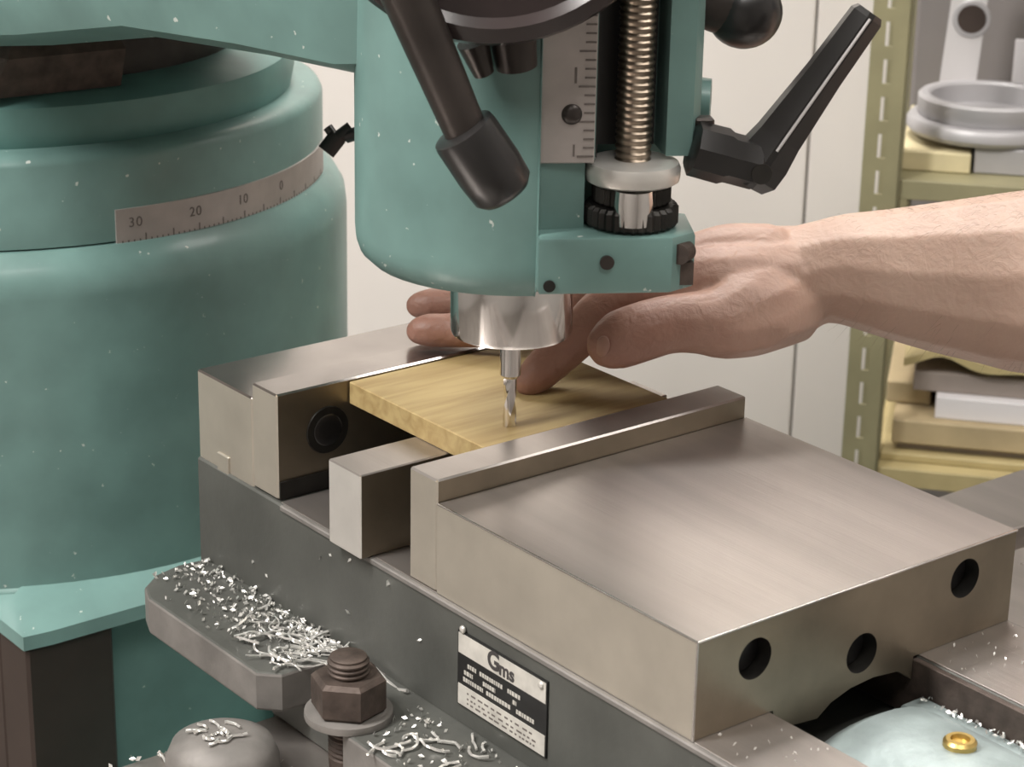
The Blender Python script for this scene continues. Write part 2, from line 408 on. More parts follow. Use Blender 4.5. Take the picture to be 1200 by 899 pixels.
# --- depth scale plate, rod, nuts, bracket
bm = nb(); box(bm, 2.9, 21.6, -51.4, -49.8, 157.5, 300, .4, mtx=H); ds = tag(obj('depth_scale', bm, 'scale', mach), 'upright steel depth scale plate')
bm = nb()
for i in range(46):
    z = 160+i*3.0; L = 5.6 if i % 4 == 0 else 3.6
    box(bm, 21.2-L, 21.2, -51.75, -51.3, z-.28, z+.28, mtx=H)
obj('graduation', bm, 'ink_soft', ds)
for s, z in (('1', 187.5), ('1', 161.8)):
    bm = text(nb(), s, 8 if z > 170 else 6, H @ Matrix.Translation((14.5, -51.5, z)) @ Matrix.Rotation(pi/2, 4, 'X'), .12)
    obj('numeral', bm, 'ink_soft', ds)
bm = nb(); sphere(bm, None, 1, H @ Matrix.Translation((13.5, -51.2, 174.5)) @ Matrix.Diagonal((3.6, 2.2, 3.6, 1))); obj('scale_screw', bm, 'lever', ds, 180)
RX, RY = 36, -44
bm = nb(); prof = [(4, 137)]
z = 140.
while z < 320: prof += [(6.3, z), (6.3, z+.6), (5.7, z+1.3), (5.7, z+1.6)]; z += 2.4
prof.append((4, z)); lathe(bm, prof, H @ Matrix.Translation((RX, RY, 0)), 24); obj('threaded_rod', bm, 'rod', mach, 40)
bm = nb(); lathe(bm, [(14.5, 149.2), (16.2, 150.2), (16.6, 152), (16.6, 154.6), (15.8, 156.4), (13.5, 157.2), (8, 157.3)], H @ Matrix.Translation((RX, RY, 0)), 48); obj('depth_stop_disc', bm, 'alu', mach, 40)
# knurled nuts
def knurl(rad, z0, z1, n=32):
    b = nb(); rr_ = []
    for zz, k in ((z0, -1.2), (z0+1.2, 0), (z1-1.2, 0), (z1, -1.2)):
        rr_.append([((rad+k+(.5 if i % 2 else -.5))*cos(2*pi*i/(2*n)), (rad+k+(.5 if i % 2 else -.5))*sin(2*pi*i/(2*n)), zz) for i in range(2*n)])
    return loft(b, rr_, H @ Matrix.Translation((RX, RY, 0)))
obj('knurled_nut', knurl(13.2, 142, 149.3), 'steel_dark', mach)
obj('knurled_nut', knurl(16, 134.4, 142), 'steel_dark', mach)
bm = nb(); lathe(bm, [(5, 136), (6.8, 137), (7.2, 144), (6.8, 149)], H @ Matrix.Translation((RX-1, RY-10, 0)), 24); obj('stop_pin', bm, 'steel_bright', mach, 40)
bm = nb(); prism(bm, [(2.2, -61), (48, -61), (57, -54), (58, -30), (30, -24), (2.2, -24)], 113.8, 134, H, 1.6)
br = obj('stop_bracket', bm, 'teal', mach, 30)
bm = nb(); rod(bm, H @ V((25.5, -62.3, 125.5)), H @ V((25.5, -59, 125.5)), 2.5, 2.2, 20); obj('bracket_screw', bm, 'lever', br)
bm = nb(); box(bm, 51.5, 56.2, -58.3, -54, 116, 124, mtx=H); rod(bm, H @ V((50.5, -60.2, 127.5)), H @ V((54, -55, 127.5)), 3.6); obj('clamp_slot', bm, 'rust', br)
bm = nb(); rod(bm, H @ V((6, -61.6, 117.2)), H @ V((6, -59, 117.2)), 2.1, 2.1, 16); obj('oil_hole', bm, 'steel_dark', br)

# --- feed lever, wheel
hub = V((-16, -70, 262))
def face_disc(profile, n=64):
    return lathe(nb(), profile, H @ Matrix.Translation((-16, 0, 264)) @ Matrix.Rotation(pi/2, 4, 'X'), n)   # axis toward the viewer
whl = obj('feed_wheel', face_disc([(40, 66), (56, 67), (60, 70), (61.5, 74), (60, 78), (55, 80), (52, 77), (30, 77), (22, 80)]), 'blackred', mach, 35)
obj('feed_hub', face_disc([(30, 50), (38, 52), (38, 67), (30, 68)]), 'brown', whl, 35)
bm = nb(); rod(bm, H @ V((-21, -60, 201)), H @ V((-17, -58, 190)), 5.5, 3.5, 20); rod(bm, H @ V((-8, -58, 205)), H @ V((-6, -56, 192)), 8, 7, 20); obj('hub_stop', bm, 'lever', whl, 40)
la = H @ V((-49, -82, 232)); lb = H @ V((-23.5, -80, 173)); lc = H @ V((-12.5, -79, 156.5))
bm = nb(); rod(bm, la, lb, 8.6, 7.0, 28); lev = obj('feed_lever', bm, 'lever', mach, 40)
d = (lc-lb); L = d.length
bm = nb(); lathe(bm, [(7.5, -5), (10.6, -4), (11, -2), (11.2, L*.6), (10.6, L), (8.5, L+2.4), (4, L+3.2)], axis(lb, d), 32); obj('grip', bm, 'black', lev, 40)

# --- ball knob and clamp lever on the right of the head
bm = nb(); kc = H @ V((79, -12, 201.5)); sphere(bm, None, 1, Matrix.Translation(kc) @ H.to_3x3().to_4x4() @ Matrix.Diagonal((13.5, 12.5, 12.8, 1)), 32)
kn = tag(obj('ball_knob', bm, 'black', mach, 180), 'black ball knob')
bm = nb(); rod(bm, H @ V((56, -12, 208)), H @ V((75, -12, 203)), 9, 10.5, 28); obj('knob_stem', bm, 'lever', kn, 40)
bm = nb()
h0 = H @ V((57, -46, 160)); h1 = H @ V((79, -46, 154)); h2 = H @ V((115, -46, 208))
lathe(bm, [(7.6, 0), (9.6, 1), (9.8, 12), (8.8, 14), (8.8, 24), (7.5, 26)], axis(H @ V((55.5, -46, 161.5)), h1-h0), 8)
cl = tag(obj('clamp_lever', bm, 'black', mach, 30), 'black plastic ratchet clamp lever')
# arm: tapered flattened bar with a raised central ridge
ad = (h2-h1).normalized(); nrm = (H.to_3x3() @ V((0, -1, 0))); sd = ad.cross(nrm).normalized()
rings = []
for t, wd, th in ((-.10, 6.5, 6), (-.04, 9.2, 7.5), (.06, 9.3, 7.5), (.2, 8, 6.5), (.6, 6.4, 5.2), (.97, 5.8, 4.6), (1.0, 4.6, 3.6)):
    c = h1+(h2-h1)*t
    rings.append([c+sd*wd-nrm*th*.6, c+sd*wd+nrm*th*.3, c+sd*1.2+nrm*th, c-sd*1.2+nrm*th, c-sd*wd+nrm*th*.3, c-sd*wd-nrm*th*.6])
obj('lever_arm', loft(nb(), rings), 'black', cl)
bm = nb(); a_ = h1+(h2-h1)*.14+nrm*6.9; b_ = h1+(h2-h1)*.97+nrm*4.5
tube(bm, [a_+(b_-a_)*k/8 for k in range(9)], .55, 6); tag(obj('parting_ridge', bm, 'greypale', cl), 'thin pale moulding ridge')
bm = nb(); rod(bm, h1+nrm*5, h1+nrm*8.6, 4.2, 3.6, 20); obj('lever_screw', bm, 'steel_dark', cl, 40)
bm = nb(); box(bm, 57, 64, -44, -38, 166, 171, .8, mtx=H); obj('lever_stud', bm, 'lever', cl)

# --- table and knee
TZ = -75.; TB = 82.
tb = nb()
ys = [-190, -138, -122, -63, -47, 12, 28, TB-6]
box(tb, -420, 760, ys[0], TB, -125, TZ-14, 2)
for k in range(0, 8, 2): box(tb, -420, 760, ys[k], ys[k+1], TZ-14.2, TZ, .8)
box(tb, -420, 760, TB-6, TB+7, TZ-34, TZ-8, 4, seg=3)
tab = tag(obj('machine_table', tb, 'steel', mach, 30), 'slotted steel work table')
bm = nb(); box(bm, -40, 240, -150, 60, -300, -126, 6); box(bm, 20, 200, -120, 279, -420, -240, 6); obj('knee', bm, 'teal_in', mach)
bm = nb(); box(bm, -60, 250, -60, 240, FLOOR+70, -419, 20); box(bm, -160, 330, -150, 700, FLOOR, FLOOR+80, 12); obj('pedestal', bm, 'teal_in', mach)

# ================================================================== VISE
vise = thing('milling_vise', (75, 0, TZ), 'grey steel machine vise with ground jaws clamping a wooden block', 'vise')
L_, HB, TP, HP = 136.7, 35., 16.5, 43.7
YFX, TFX, HFX, HFB, YBK = 105.1, 18.1, 44.3, 37.9, 165.
# body: two rails with a channel between, side ledges with slots
bm = nb()
box(bm, -1.2, 34, -230, YFX+60, -66, 0, .8)
box(bm, 104, 151.2, -230, YFX+60, -66, 0, .8)
box(bm, 33, 105, -230, YFX+60, -66, -24, .5)
body = tag(obj('body', bm, 'iron', vise), 'dark grey painted cast iron body')
bm = nb(); box(bm, .2, 33.6, -229.5, YFX-2, -.4, .35, .15); obj('slide_rail', bm, 'steel', vise)
bm = nb(); box(bm, 104.4, 149.8, -229.5, YFX-2, -.4, .35, .15); obj('slide_rail', bm, 'steel', vise)
bm = nb(); box(bm, -2.0, .4, -230, YFX-4, -2.2, .2, .5); obj('rail_edge', bm, 'iron_lite', vise)
bm = nb(); box(bm, 101.6, 104.1, -229, YFX-4, -22, -.8, .3); obj('rail_wall', bm, 'rust', vise)
# rear ledge of the base with rounded end, and the front ledge beyond the bolt slot
for ya, yb in ((52, 160), (-200, 30)):
    bm = nb()
    pts = [(-.6, ya), (-33, ya), (-40, ya+7), (-40, yb-20), (-36, yb-10), (-26, yb-2), (-14, yb), (-.6, yb)]
    if ya < 0: pts = [(-.6, ya), (-40, ya), (-40, 1), (-30, 1), (-25, 4), (-22.6, 8), (-22.4, yb), (-.6, yb)]
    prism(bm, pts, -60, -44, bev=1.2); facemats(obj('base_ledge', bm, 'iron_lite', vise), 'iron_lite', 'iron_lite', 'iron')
bm = nb(); box(bm, -14, -.6, 29, 53, -60, -44, .8); obj('slot_web', bm, 'iron_lite', vise)
bm = nb(); box(bm, -22, -1, -200, 78, TZ+.1, -60, 1); box(bm, 0, 150, -220, 78, TZ+.1, -65.5, 1); obj('swivel_base', bm, 'iron', vise)
bm = nb(); prism(bm, [(150.6, -200), (188, -200), (190, 0), (190, 150), (176, 160), (150.6, 160)], -60, -44, bev=1.2); obj('base_ledge', bm, 'iron_lite', vise)
# fixed jaw
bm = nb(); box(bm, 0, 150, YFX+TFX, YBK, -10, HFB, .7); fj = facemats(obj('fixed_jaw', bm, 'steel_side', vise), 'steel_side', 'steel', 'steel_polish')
bm = nb(); box(bm, 0, 150, YFX, YFX+TFX-.3, .5, HFX, .7); fp = facemats(obj('jaw_plate', bm, 'steel_side', vise), 'steel_side', 'steel_shaded', 'steel_polish')
for x in (23.5, 126.5):
    bm = nb(); lathe(bm, [(9.6, 0), (10, .8), (9.4, 1.0)], Matrix.Translation((x, YFX-.6, 25)) @ Matrix.Rotation(-pi/2, 4, 'X') , 32); s_ = obj('screw_recess', bm, 'steel_dark', fp, 40)
    bm = nb(); lathe(bm, [(3, -.5), (6.0, -.5), (6.6, -.2), (6.8, 0)], Matrix.Translation((x, YFX-.4, 25)) @ Matrix.Rotation(-pi/2, 4, 'X'), 24); obj('cap_screw', bm, 'black', s_, 40)
bm = nb(); box(bm, -.9, 3, 141, 149.6, -5, 7, .4); obj('locating_key', bm, 'steel_side', vise)
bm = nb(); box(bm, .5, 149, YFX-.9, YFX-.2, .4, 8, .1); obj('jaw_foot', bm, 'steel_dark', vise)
# moving jaw (with keel that bridges the channel)
bm = nb()
hp = [(0, HB), (150, HB), (150, .5), (108, .5), (106, -9), (98, -4.5), (88, -2.2), (80, -1.6), (70, -2.6), (62, -6), (56, -9), (36, .5), (0, .5)]
hp = [(0, .5), (35, .5), (37, -7), (56, -9), (62, -5), (71, -2.4), (82, -1.6), (94, -3), (101, -8), (101.3, .5), (150, .5), (150, HB), (0, HB)]
mtx = Matrix(((1, 0, 0, 0), (0, 0, 1, 0), (0, 1, 0, 0), (0, 0, 0, 1)))    # (x, z, y) -> (x, y, z)
prism(bm, hp, -L_, -.4, mtx)
jaw = obj('moving_jaw', bm, 'steel', vise)
# end face and side skins cut by three real bores
holes = [(25.4, 22), (75.3, 9.3), (124.6, 23.4)]
cut = nb()
for x, z in holes: lathe(cut, [(7.2, -1), (7.2, 16)], Matrix.Translation((x, -L_, z)) @ Matrix.Rotation(-pi/2, 4, 'X'), 32)
cu = obj('cutter', cut, 'black', vise)
md = jaw.modifiers.new('b', 'BOOLEAN'); md.object = cu; md.operation = 'DIFFERENCE'; md.solver = 'EXACT'
bpy.context.view_layer.update()
me = bpy.data.meshes.new_from_object(jaw.evaluated_get(bpy.context.evaluated_depsgraph_get()))
jaw.modifiers.clear(); jaw.data = me; bpy.data.objects.remove(cu)
me.materials.clear()
for k in ('steel', 'steel_side', 'steel_shaded', 'steel_dark'): me.materials.append(M[k])
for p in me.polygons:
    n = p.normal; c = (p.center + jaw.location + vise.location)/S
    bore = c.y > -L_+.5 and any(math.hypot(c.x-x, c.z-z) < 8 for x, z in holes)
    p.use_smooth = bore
    p.material_index = 3 if bore else 0 if n.z > .9 else 1 if n.x < -.9 else 2  # pale side and brown end carry light and shade in their colour
me.set_sharp_from_angle(angle=R(35))
for a, b_ in (((0, -L_, HB), (150, -L_, HB)), ((0, -L_, .5), (0, -L_, HB)), ((0, -L_, HB), (0, -.5, HB))):
    bm = nb(); rod(bm, a, b_, .45, .45, 8); obj('worn_edge', bm, 'steel_bright', jaw, 60)
for x, z in holes:
    bm = nb(); lathe(bm, [(6.9, 0), (6.9, 9), (4, 9.2)], Matrix.Translation((x, -L_+6, z)) @ Matrix.Rotation(-pi/2, 4, 'X'), 28); obj('cap_screw', bm, 'black', jaw, 40)
bm = nb(); box(bm, 0, 150, 0, TP, .5, HP, .7); facemats(obj('jaw_plate', bm, 'steel_side', vise), 'steel_side', 'steel_shaded', 'steel')
# screw casting in the channel
bm = nb()
rings = []
for y, k in ((-232, 1), (-168, 1), (-152, .96), (-146, .75), (-142, .3)):
    rings.append([(69+30*cos(R(a))*(.8+.2*k), y, -24+20*k*sin(R(a))**.7 if a not in (0, 180) else -25) for a in range(0, 181, 15)])
loft(bm, rings); sc_ = obj('screw_cover', bm, 'casting', vise, 40)
cp = onz(1124, 880, -6)
bm = nb(); lathe(bm, [(5.5, -10), (5.5, -2.5), (4.6, -1.6), (3.2, -1.6), (2.8, -3), (1, -3.1)], Matrix.Translation((cp.x, cp.y, 0)), 24); obj('brass_plug', bm, 'brass', sc_, 40)
bm = nb(); box(bm, 90, 101.4, -230, -142, -24, -12, 1); obj('channel_step', bm, 'casting', vise)
# name plate on the side of the body
NX = -1.2
def np_box(b, y0, y1, z0, z1, d0, d1): return box(b, NX-d1, NX-d0, y0, y1, z0, z1)
npl = obj('name_plate', np_box(nb(), -66.5, -16, -36.5, -7.3, -.3, .8), 'platedark', vise)
bm = nb(); np_box(bm, -66, -16.6, -15.8, -8, .8, 1); obj('plate_band', bm, 'platewhite', npl)
bm = nb(); np_box(bm, -66, -16.6, -36, -28, .8, 1); obj('plate_band', bm, 'platewhite', npl)
def side_m(y, z): return Matrix.Translation((NX-1.02, y, z)) @ Matrix(((0, 0, -1, 0), (-1, 0, 0, 0), (0, 1, 0, 0), (0, 0, 0, 1)))
bm = nb(); text(bm, 'G', 9.5, side_m(-37, -11.5), .12, True); text(bm, 'ms', 7.5, side_m(-44.5, -12.6), .12, True); obj('lettering', bm, 'ink', npl)
bm = nb()
for z, segs in ((-19.5, ((-22, -27), (-29, -42), (-45, -52))), (-22.6, ((-20, -25), (-31, -38), (-48, -50))), (-25.4, ((-19.5, -31), (-33, -47), (-50, -60)))):
    for a, b in segs:
        y = a
        while y > b:
            ww = random.uniform(.7, 1.5); np_box(bm, max(b, y-ww), y, z-.8, z+.8, .8, .95); y -= ww+.4
obj('worn_lines', bm, 'platewhite', npl)
bm = nb()
for z in (-30.2, -32.4, -34.2):
    y = -22
    while y > -60:
        ww = random.uniform(.8, 3); np_box(bm, y-ww, y, z-.35, z+.35, .98, 1.06); y -= ww+random.uniform(.6, 2)
obj('worn_lines', bm, 'ink_soft', npl)
for y, z in ((-19, -6.2), (-63.5, -9.6)):
    bm = nb(); sphere(bm, None, 1, Matrix.Translation((NX-1, y, z)) @ Matrix.Diagonal((1, 1.5, 1.5, 1)), 12); obj('rivet', bm, 'alu', npl, 180)

# ---- things on the vise
wz0, wz1 = 34., 43.3
bm = nb(); box(bm, 33.5, 124, TP+.1, YFX-.7, wz0, wz1, .4)
tag(obj('wooden_block', bm, 'wood'), 'flat light wooden block clamped between the vise jaws', 'block')
bm = nb(); box(bm, -6, 144, 39, 60, .4, wz0-.02, .5)
tag(facemats(obj('parallel_bar', bm, 'steel_side'), 'alu', 'steel_shaded', 'steel'), 'bright steel parallel bar under the wooden block inside the vise', 'bar')  # shade of the jaw gap is painted on the dark front face

# end mill held in the spindle
em = thing('end_mill', (SX, SY, wz1), 'slim bright steel end mill held in the spindle above the wood', 'cutter')
bm = nb(); lathe(bm, [(2.6, 62.6), (4, 64), (4, 81)], HZ, 32); obj('shank', bm, 'steel_bright', em, 30)
bm = nb(); rings = []
for i in range(25):
    z = wz1+.05+i*.82; tw = z*.12
    rings.append([((2.5 if k % 8 < 5 else 1.9)*cos(tw+2*pi*k/16), (2.5 if k % 8 < 5 else 1.9)*sin(tw+2*pi*k/16), z) for k in range(16)])
loft(bm, rings, HZ); obj('flutes', bm, 'steel_bright', em, 30)

# clamping stud, nut and washer
nc = onz(401, 846, -41.5); nx, ny = -31., 10.5
t = thing('clamping_bolt', (nx, ny, TZ), 'rusty hex nut and stud clamping the vise base ledge', 'bolt')
bm = nb(); lathe(bm, [(11, -44), (16, -43.9), (16.2, -43), (16, -41.2), (11, -41)], Matrix.Translation((nx, ny, 0)), 40); obj('washer', bm, 'iron_lite', t, 40)
bm = nb()
rings = []
for z, k in ((-41, 12.6), (-39.6, 13.8), (-28.6, 13.8), (-27, 12)):
    rings.append([(nx+k*cos(R(60*i+14)), ny+k*sin(R(60*i+14)), z) for i in range(6)])
loft(bm, rings); obj('hex_nut', bm, 'rust', t)
bm = nb(); prof = [(6.5, TZ)]; z = -60.
while z < -20.5: prof += [(7.6, z), (7.6, z+.5), (6.7, z+1.2), (6.7, z+1.5)]; z += 2
prof += [(6.7, z), (5.4, z+.8)]; lathe(bm, prof, Matrix.Translation((nx, ny, 0)), 28); obj('stud', bm, 'rust', t, 40)
# rounded clamp foot on the table behind the bolt
bm = nb(); c = onz(265, 878, -62)
lathe(bm, [(21, TZ), (21, -66), (18.5, -60), (12, -56.5), (5, -56)], Matrix.Translation((-63, 46, 0)), 40)
tag(obj('clamp_foot', bm, 'iron_lite', None, 40), 'rounded grey clamp foot on the table beside the vise ledge', 'clamp')

# ================================================================== HAND AND FOREARM
person = thing('person', tuple(dep(1000, 330, 900)), 'bare right forearm and hand holding the wooden block behind the spindle', 'person')
SPH = nb(); bmesh.ops.create_icosphere(SPH, subdivisions=2, radius=1)
sv = [v.co.copy() for v in SPH.verts]; sf = [[v.index for v in f.verts] for f in SPH.faces]; SPH.free()
HV, HF = [], []
def blob(p, r, kd=1., ku=1.):
    b = len(HV)
    for s in sv: HV.append(p + rr*(s.x*r) + uu*(s.y*r*ku) + fw*(s.z*r*kd))
    HF.extend([[i+b for i in f] for f in sf])
def cr(p0, p1, p2, p3, t):
    return tuple(.5*((2*b)+(-a+c)*t+(2*a-5*b+4*c-d)*t*t+(-a+3*b-3*c+d)*t**3) for a, b, c, d in zip(p0, p1, p2, p3))
def chain(pts, step=2.0):
    """pts: (px, py, depth mm, radius mm, depth factor)"""
    q = [pts[0]]+pts+[pts[-1]]
    for i in range(1, len(q)-2):
        n = max(2, int((dep(*q[i][:3])-dep(*q[i+1][:3])).length/step))
        for k in range(n+1):
            a = cr(q[i-1], q[i], q[i+1], q[i+2], k/n); blob(dep(*a[:3]), a[3], a[4])
# forearm to elbow and upper arm (mostly out of frame)
chain([(915, 334, 908, 22.5, 1.35), (955, 320, 906, 20.8, 1.42), (990, 316, 904, 22.3, 1.35), (1040, 321, 900, 25.8, 1.25), (1090, 325, 896, 29.3, 1.18), (1150, 328, 891, 33, 1.12), (1210, 330, 886, 36.3, 1.08), (1330, 322, 872, 38.5, 1.05), (1480, 300, 850, 39, 1.0), (1580, 270, 835, 36, 1), (1640, 190, 830, 37, 1), (1690, 0, 830, 43, 1), (1730, -200, 835, 47, 1)], 3)
# palm / back of the hand: four metacarpals fanning in depth
chain([(930, 322, 893, 15, 1), (880, 326, 889, 15, 1), (830, 326, 888, 13.5, 1), (782, 336, 888, 10.8, 1)])
chain([(930, 314, 905, 17, 1), (880, 311, 905, 16, 1), (830, 308, 907, 14, 1), (775, 322, 910, 10.8, 1)])
chain([(930, 312, 916, 16, 1), (880, 312, 920, 15, 1), (830, 315, 925, 13, 1), (768, 328, 930, 10.4, 1)])
chain([(930, 320, 926, 15, 1), (880, 326, 934, 14, 1), (830, 334, 940, 12, 1), (765, 342, 946, 9.5, 1)])
# ridge of the index/thumb web on the back of the hand
chain([(900, 300, 896, 13, 1), (850, 296, 895, 11.5, 1), (805, 305, 893, 10, 1)])
# thumb
chain([(915, 352, 896, 19, 1.), (885, 362, 884, 18.6, .95), (848, 377, 876, 14.6, .95), (815, 378, 872, 12.2, .95), (785, 380, 870, 11.6, .95), (755, 388, 868, 12.0, .95), (730, 397, 867, 11.6, .95), (715, 404, 866.5, 9.4, .9)])
# index: bends down to press on the wood
chain([(790, 334, 888, 11, 1), (745, 345, 889, 10, 1), (705, 366, 891, 9.6, 1), (675, 396, 893.5, 9.0, 1), (645, 424, 894, 8.4, 1), (628, 440, 893.5, 7.5, 1), (619, 448, 893, 5.8, 1)])
# middle and ring reach over the fixed jaw; little finger tucked behind
chain([(778, 322, 910, 10.8, 1), (720, 340, 916, 9.6, 1), (650, 366, 924, 9.2, 1), (580, 383, 931, 8.2, 1), (530, 387, 935, 7.4, 1), (502, 387, 936, 7.1, 1), (491, 388, 936, 5.6, 1)])
chain([(770, 328, 930, 10.4, 1), (710, 332, 938, 9.2, 1), (640, 342, 945, 8.8, 1), (570, 351, 951, 7.8, 1), (530, 355, 954, 7.2, 1), (502, 357, 955, 6.9, 1), (490, 358, 955, 5.4, 1)])
chain([(766, 342, 946, 9.5, 1), (715, 352, 955, 8, 1), (655, 362, 962, 7.5, 1), (610, 368, 966, 6.8, 1), (580, 372, 968, 5.5, 1)])
me = bpy.data.meshes.new('arm_src'); me.from_pydata([v*S for v in HV], [], HF)
tmp = bpy.data.objects.new('arm_src', me); COL.objects.link(tmp)
md = tmp.modifiers.new('r', 'REMESH'); md.mode = 'VOXEL'; md.voxel_size = .0011
ms = tmp.modifiers.new('s', 'SMOOTH'); ms.factor = .5; ms.iterations = 7
bpy.context.view_layer.update()
am = bpy.data.meshes.new_from_object(tmp.evaluated_get(bpy.context.evaluated_depsgraph_get()))
bpy.data.objects.remove(tmp)
am.transform(Matrix.Translation(-person.location)); am.name = 'arm_and_hand'
for p in am.polygons: p.use_smooth = True
fl = am.attributes.new('flush', 'FLOAT', 'POINT')
# skin is redder on the fingers and hand than on the forearm
wr = dep(985, 320, 903); kn_ = dep(760, 350, 890); axd = (kn_-wr); al = axd.length; axd.normalize()
vals = []
for v in am.vertices:
    t = ((v.co+person.location)/S-wr).dot(axd)/al
    vals.append(min(1, max(.06, .15+.75*t)))
fl.data.foreach_set('value', vals)
arm = bpy.data.objects.new('arm_and_hand', am); COL.objects.link(arm); arm.parent = person; am.materials.clear(); am.materials.append(M['skin'])
# nails
def nail(px, py, t, out, along, w, l):
    c = dep(px, py, t); out = out.normalized(); along = (along-out*along.dot(out)).normalized(); sd_ = out.cross(along)
    mt = Matrix((sd_*w, along*l, out*.9)).transposed().to_4x4(); mt.translation = c
    b = nb(); sphere(b, None, 1, mt, 16); return obj('fingernail', b, 'nail', person, 180)
nail(706, 406, 859, -fw*.7-rr*.7-uu*.1, -rr*.6-uu*.6, 3.4, 4.4)
# fine hair on the forearm
hb = nb(); random.seed(3)
bpy.context.view_layer.update()
cnt = 0; vs_ = am.vertices; nv = len(vs_)
while cnt < 420:
    v = vs_[random.randrange(nv)]; p = (v.co+person.location)/S; t = (p-wr).dot(-axd)
    if not (-5 < t < 130): continue
    n = v.normal
    if n.dot(-fw) < -.2 or random.random() > .25+.75*max(0, n.dot(uu)): continue
    d = (axd*.9+n*.35-uu*.5+V([random.uniform(-.4, .4) for _ in range(3)])).normalized(); L = random.uniform(4, 9)
    tube(hb, [p-n*.3, p+d*L*.5+n*.7, p+d*L+n*.4-uu*.8], lambda q: 0.035*(1-q)+.012, 3); cnt += 1
tag(obj('arm_hair', hb, 'hair', person), kind='stuff')
# rolled sleeve around the upper arm, out of the picture
bm = nb(); p0 = dep(1695, -20, 830); p1 = dep(1735, -215, 835)
lathe(bm, [(46, 0), (52, 1), (53, 20), (56, (p1-p0).length), (40, (p1-p0).length+14)], axis(p0, p1-p0), 40); obj('sleeve', bm, 'cloth', person, 40)

# ================================================================== SHELVING AND ITS CONTENTS
ux, _ = bg(1024, 0); ux1, _ = bg(1071, 0)
UW = ux1-ux
shx, shz = bg(1100, 560)
sh = tuple(MB @ V((ux+300, 150, FLOOR)))
unit = thing('shelving_unit', sh, 'olive slotted-angle steel shelving unit against the white wall', 'shelf')
_, zu = bg(1060, 212); _, zl = bg(1060, 552)
def slotted(x, y, sgn=1):
    """one L-shaped upright with real slots through the front flange"""
    b = nb(); zc = bg(1041, 40)[1]; pitch = 26.2; sl = 17
    box(b, x, x+UW*.36, y, y+2.2, FLOOR, CEIL-250, mtx=MB); box(b, x+UW*.56, x+UW, y, y+2.2, FLOOR, CEIL-250, mtx=MB)
    k0 = int((FLOOR-zc)/pitch)+1
    for k in range(k0, int((CEIL-260-zc)/pitch)):
        z = zc+k*pitch; box(b, x+UW*.359, x+UW*.561, y, y+2.2, z+sl/2, z+pitch-sl/2, mtx=MB)
    xs_ = x if sgn < 0 else x+UW-2.2
    box(b, xs_, xs_+2.2, y, y+36, FLOOR, CEIL-250, mtx=MB)
    return b
obj('upright', slotted(ux, 0), 'olive', unit)
obj('upright', slotted(ux+800, 0, -1), 'olive', unit)
obj('upright', slotted(ux, 290), 'olive', unit)
obj('upright', slotted(ux+800, 290, -1), 'olive', unit)
SZ = [zu, zl, zl-(zu-zl), zu+(zu-zl)*1.6]
for k, z in enumerate(SZ):
    b = nb(); box(b, ux+UW*.9, ux+800, 4, 290, z-3, z, mtx=MB); box(b, ux+UW*.9, ux+800, 2.5, 5, z-14, z, .5, mtx=MB)
    obj('shelf_board', b, 'shelf_yel' if k == 1 else 'olive', unit)
obj('back_panel', box(nb(), ux+UW, ux+798, 292, 294, FLOOR+50, CEIL-260, mtx=MB), 'grey_back', unit)
def item(name, b, m, label, cat, smooth=0, parent=None): return tag(obj(name, b, m, parent, smooth), label, cat)
def pbox(px0, px1, py0, py1, off, depth, b=None, bev=1., zmin=None):
    x0, z1 = bg(px0, py0, off); x1, z0 = bg(px1, py0, off); z0 = bg(px0, py1, off)[1] if zmin is None else zmin
    return box(b or nb(), x0, x1, off, off+depth, z0, z1, bev, mtx=MB)
# upper shelf
_, zc1 = bg(1060, 180, 30)
item('cardboard_slab', pbox(1056, 1139, 176, 0, 30, 150, zmin=zu+.2), 'card', 'pale yellow cardboard slab under the grey ring on the shelf', 'cardboard')
item('grey_slab', pbox(1143, 1330, 173, 0, 34, 170, zmin=zu+.2), 'greyfix', 'grey metal slab beside the pale cardboard on the shelf', 'slab')
ztop = max(bg(1056, 176, 30)[1], bg(1143, 173, 34)[1])+.3
rx0, _ = bg(1062, 150, 100); rx1, _ = bg(1250, 150, 100); rc = (rx0+rx1)/2; rd = (rx1-rx0)/2; RYC = 84
f = thing('machined_ring', tuple(MB @ V((rc, RYC, ztop))), 'grey machined metal ring lying flat on the upper shelf', 'ring')
mr = MB @ Matrix.Translation((rc, RYC, ztop))
lathe_b = nb(); lathe(lathe_b, [(rd-10, 0), (rd-3, .5), (rd, 4), (rd, 9), (rd-2, 12), (rd-8, 13)], mr, 64); obj('flange', lathe_b, 'greyfix', f, 40)
rb = nb(); n = 64; pr_ = [(rd-9, 12.5), (rd-7, 15), (rd-7, 26), (rd-9, 28), (rd-14, 28), (rd-16, 26), (rd-17, 14), (rd-17, 12.5)]
vv = [[rb.verts.new(mr @ V((r*cos(2*pi*i/n), r*sin(2*pi*i/n), z))) for r, z in pr_] for i in range(n)]
for i in range(n):
    for k in range(len(pr_)):
        rb.faces.new((vv[i][k], vv[(i+1) % n][k], vv[(i+1) % n][(k+1) % len(pr_)], vv[i][(k+1) % len(pr_)]))
obj('rim', rb, 'greyfix', f, 40)
zr = ztop+13
